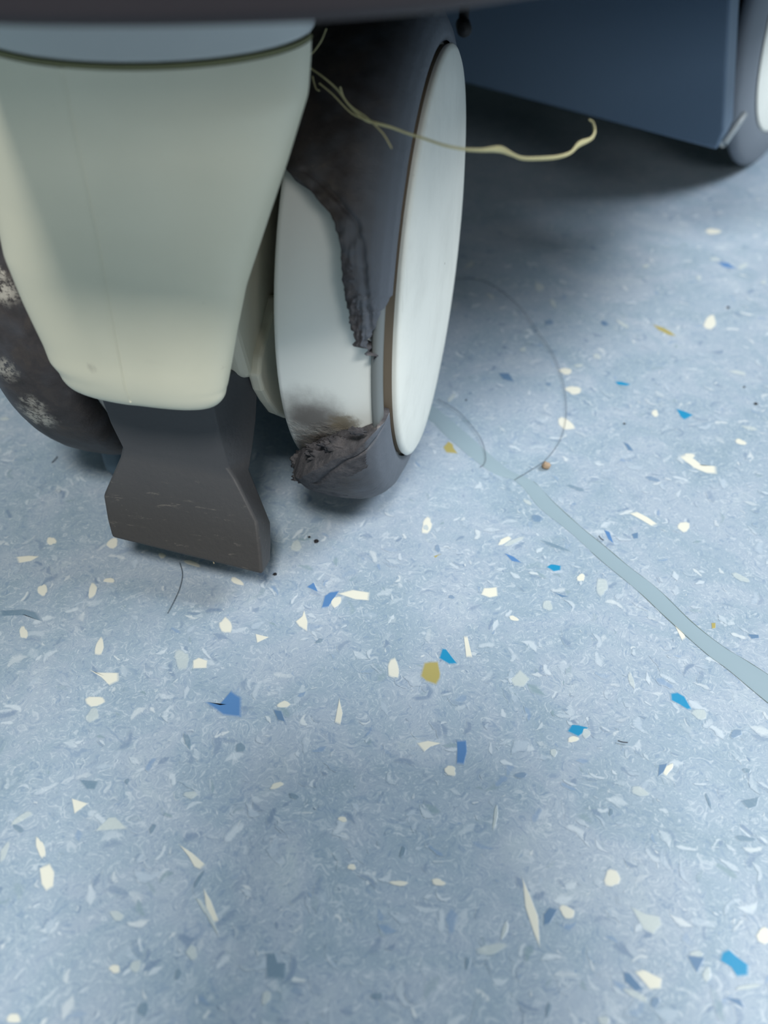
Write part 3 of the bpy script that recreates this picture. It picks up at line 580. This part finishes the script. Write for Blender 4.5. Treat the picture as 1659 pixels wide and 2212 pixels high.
# ---------------------------------------------------------------- cart: base arm over the caster, body behind
cart = empty('medical_cart', (.05, .45, .045)); tag(cart, 'dark slate equipment cart body and charcoal base arm above and behind the casters', 'cart')
def crel(p): return np.array(p) - np.array([.05, .45, .045])
edge = [onZ(u, v, .1437) for u, v in ((-420, 40), (-200, 58), (0, 68), (200, 71), (400, 70), (650, 63), (850, 50), (1000, 35), (1120, 18), (1230, 0), (1400, -40), (1560, -95), (1700, -170), (1790, -260))]
edge = spline(edge, 5); last = edge[-1]
far = [last + np.array([.01, .03, 0]), last + np.array([.008, .08, 0]), last + np.array([-.02, .16, 0]), last + np.array([-.06, .26, 0])]
left = [np.array([edge[0][0] - .03, .55, .1437])]
outl = list(edge) + far + left; n = len(outl); cen = sum(outl) / n; V = []
lay = [(.1438, .0060), (.1438, .0030), (.1444, .0010), (.1457, .0), (.180, -.0005), (.183, .002), (.184, .006)]
for z, ins in lay:
    for p in outl:
        d = cen - p; d[2] = 0; d /= np.linalg.norm(d); q = p + d * ins; V.append(crel((q[0], q[1], z)))
Fc = gridfaces(len(lay), n, False, True) + [tuple(range(n - 1, -1, -1)), tuple(range((len(lay) - 1) * n, len(lay) * n))]
ba = mesh('base_arm', V, Fc, M_base, cart); ba['label'] = 'charcoal rounded underside of the cart base, out of focus at the top'
# body: tapering skirt panel
Pc = onZ(1548, 325, .045); Pl = onZ(1005, 180, .045); Pr = onZ(1592, 262, .045)
dl = (Pl - Pc); dl /= np.linalg.norm(dl); dr = (Pr - Pc) / np.linalg.norm(Pr - Pc)
PL = Pc + dl * .42
d = ray(1577, -5); nrm = np.cross(dl, [0, 0, 1]); k = ((Pc - O) @ nrm) / (d @ nrm); Ptop = O + d * k
d2 = ray(1563, 285); k2 = ((Pc - O) @ nrm) / (d2 @ nrm); Pk = O + d2 * k2
def ext(p, dz): return p + (Ptop - Pk) / (Ptop - Pk)[2] * dz
bkv = np.array([-dl[1], dl[0], 0]); bkv = bkv if bkv[1] > 0 else -bkv
th = .006
front = [PL, Pc, Pk, Ptop, np.r_[Ptop[:2], .40], np.r_[PL[:2], .40]]
V = [crel(p) for p in front] + [crel(p + (dr * .018)) for p in front]; n = 6
Fc = [tuple(range(n)), tuple(range(2 * n - 1, n - 1, -1))] + [(i, i + n, (i + 1) % n + n, (i + 1) % n) for i in range(n)]
mesh('side_panel', V, Fc, M_slate, cart, smooth=False, bevel=.0012)
# bulk of the cart behind the panel
b0 = PL + bkv * .03; b1 = Pc + dr * .03 - dl * -.02; b2 = b1 + bkv * .35; b3 = b0 + bkv * .35
V = [crel(np.r_[p[:2], z]) for z in (.055, .40) for p in (b0, b1, b2, b3)]
mesh('chassis', V, [(0, 3, 2, 1), (4, 5, 6, 7), (0, 1, 5, 4), (1, 2, 6, 5), (2, 3, 7, 6), (3, 0, 4, 7)], M_black, cart, smooth=False, bevel=.003)
V, Fc = tube([crel(Pc + dr * .004 - bkv * 0 + np.array([.0015, 0, .001])), crel(Pr + dr * .006 + np.array([.0015, 0, .001]))], .0014, 8); mesh('lit_edge_strip', V, Fc, plain('painted edge light', srgb(150, 160, 166), .4), cart)  # pale strip paints the light caught by the panel's lower edge
# unseen slab, added above the view to shade the floor near the cart
ol = [(-.45, .31), (-.10, .30), (.05, .295), (.13, .290), (.165, .300), (.190, .325), (.205, .365), (.21, .50), (.21, .90), (-.45, .90)]; n = len(ol)
V = [crel((x, y, z)) for z in (.116, .14) for x, y in ol]
mesh('shade_slab', V, [tuple(range(n - 1, -1, -1)), tuple(range(n, 2 * n))] + [(i, (i + 1) % n, (i + 1) % n + n, i + n) for i in range(n)], M_base, cart, smooth=False, bevel=.003)
# dark bolt beside the wheel top
c = atW(1002, 60, .27); V = []; prof = [(.0002, -.003), (.0020, -.0026), (.0023, -.002), (.0023, .004), (.0002, .0042)]
for i in range(28):
    q = 2 * math.pi * i / 28
    for r_, z in prof: V.append(crel(c + np.array([r_ * math.cos(q), z, r_ * math.sin(q)])))
V += [crel(c + np.array([x, .002, z])) for x, z in ((-.0015, 0), (.0015, 0), (.0015, .06), (-.0015, .06))]; k = 28 * 5
V += [crel(c + np.array([x, .004, z])) for x, z in ((-.0015, 0), (.0015, 0), (.0015, .06), (-.0015, .06))]
mesh('hanging_bolt', V, gridfaces(28, 5, True, False) + [(k, k + 1, k + 2, k + 3), (k + 7, k + 6, k + 5, k + 4), (k, k + 4, k + 5, k + 1), (k + 1, k + 5, k + 6, k + 2), (k + 3, k + 7, k + 4, k)], M_black, cart)

# second caster, far right
q = onZ(1676, 284, .014)
c2 = empty('caster', (q[0], q[1], 0), -.60); c2.scale = (.34, 1.5, 1.5)
tag(c2, 'second caster with grey tyre and white cap at the right edge behind', 'caster')
w2 = wheel(c2, 1, False, plain('mid grey rubber', srgb(104, 112, 122), .5, .35, .06)); w2.location = (-.05, 0, 0)
V = [(x - .05, y, z) for x in (.0, .0170) for y, z in ((-.048, .030), (-.052, .06), (-.05, .10), (-.04, .14), (.04, .14), (.04, .03))]; n = 6
mesh('gap_shade_block', V, [tuple(range(n)), tuple(range(2 * n - 1, n - 1, -1))] + [(i, i + n, (i + 1) % n + n, (i + 1) % n) for i in range(n)], M_black, c2, smooth=False, bevel=.001)  # black block added to stand for the shaded gap left of this tyre

# the phone that takes the picture stands just behind the lens and shades the floor nearest to it
ph = empty('phone', tuple(co.matrix_world @ Vector((0, 0, .002)))); ph.rotation_euler = co.matrix_world.to_euler()
tag(ph, 'black phone outside the frame whose soft shade darkens the bottom of the floor', 'phone')
def slab(name, x0, x1, y0, y1, z0, z1, r, mat):
    pts = []
    for cx, cy, a0 in ((x1 - r, y1 - r, 0), (x0 + r, y1 - r, 90), (x0 + r, y0 + r, 180), (x1 - r, y0 + r, 270)):
        for k in range(7): a = math.radians(a0 + 15 * k); pts.append((cx + r * math.cos(a), cy + r * math.sin(a)))
    n = len(pts); V = [(x, y, z) for z in (z0, z1) for x, y in pts]
    return mesh(name, V, [tuple(range(n - 1, -1, -1)), tuple(range(n, 2 * n))] + [(i, (i + 1) % n, (i + 1) % n + n, i + n) for i in range(n)], mat, ph, smooth=False, bevel=.0012)
slab('back_shell', -.041, .041, -.145, .018, .002, .010, .010, M_black)
slab('screen', -.039, .039, -.143, .016, .0101, .0106, .009, M_black)
slab('lens_ring', -.008, .008, -.008, .008, .0006, .002, .0078, M_black)
# ---------------------------------------------------------------- small litter on the floor
def floor_hair(pts, r, label, name='hair', lift=.0006):
    P = spline([onZ(u, v, lift) for u, v in pts], 8); b = P[0].copy(); b[2] = 0
    o = mesh(name, *tube([p - b for p in P], r, 6), M_hair); o.location = tuple(b); return tag(o, label, 'hair')
floor_hair([(978, 603), (1010, 601), (1045, 607), (1085, 630), (1125, 665), (1165, 720), (1195, 765), (1215, 820), (1223, 870), (1221, 915), (1208, 955), (1182, 990), (1155, 1010), (1112, 1036)], .000065, 'long dark hair curving in an arc across the floor right of the wheel')
floor_hair([(945, 862), (985, 885), (1015, 915), (1040, 950), (1049, 985), (1046, 1002), (1037, 1009)], .00007, 'short hair ending in a hook on the pale weld line near the wheel')
floor_hair([(388, 1215), (394, 1240), (388, 1270), (376, 1298), (362, 1325)], .00007, 'fine hair sticking out below the foot of the dark pedal')
floor_hair([(112, 999), (117, 994), (124, 986)], .00012, 'tiny dark bristle on the floor left of the pedal')
floor_hair([(1335, 1600), (1345, 1603), (1356, 1604)], .00012, 'tiny dark bristle on open floor at lower right')
floor_hair([(1294, 1157), (1298, 1163), (1304, 1167)], .00012, 'tiny dark bristle on the weld line between wheel and right edge')
def blob(name, px, r, mat, label, cat, seed, flat=.6, group=None):
    p = onZ(*px, r * flat * .9); V = []; n, m = 10, 14
    for i in range(n + 1):
        a = math.pi * i / n
        for j in range(m):
            b = 2 * math.pi * j / m; d = np.array([math.sin(a) * math.cos(b), math.sin(a) * math.sin(b), math.cos(a)])
            k = r * (1 + .3 * nz(d[0] + seed, d[1], d[2], 1.8)); V.append(d * k * np.array([1, 1, flat]))
    o = mesh(name, V, gridfaces(n + 1, m, False, True, flip=True), mat); o.location = (p[0], p[1], r * flat * .95); return tag(o, label, cat, group)
blob('crumb', (1180, 1006), .0013, M_crumb, 'tan crumb touching the long curved hair beside the weld line', 'crumb', 1, .8)
for px, r, lb in (((1608, 836), .0004, 'black speck near the right edge above the ringed one'), ((1633, 872), .0006, 'largest black speck near the right edge level with the bright blue chip'), ((1573, 664), .0006, 'dark speck at upper right above the white oval chip'),
                  ((1349, 915), .0004, 'lone black speck between the weld line and the bright blue chip'), ((683, 1169), .0007, 'black speck of rubber dust below the torn wheel'), ((668, 1160), .0004, 'smaller speck of rubber dust just left of the one below the torn wheel'),
                  ((1007, 864), .0003, 'tiny black speck close to the right of the white cap'), ((594, 1240), .0005, 'dark speck beside the lower right corner of the pedal')):
    blob('speck', px, r, M_speck, lb, 'speck', px[0] * .01, .4)
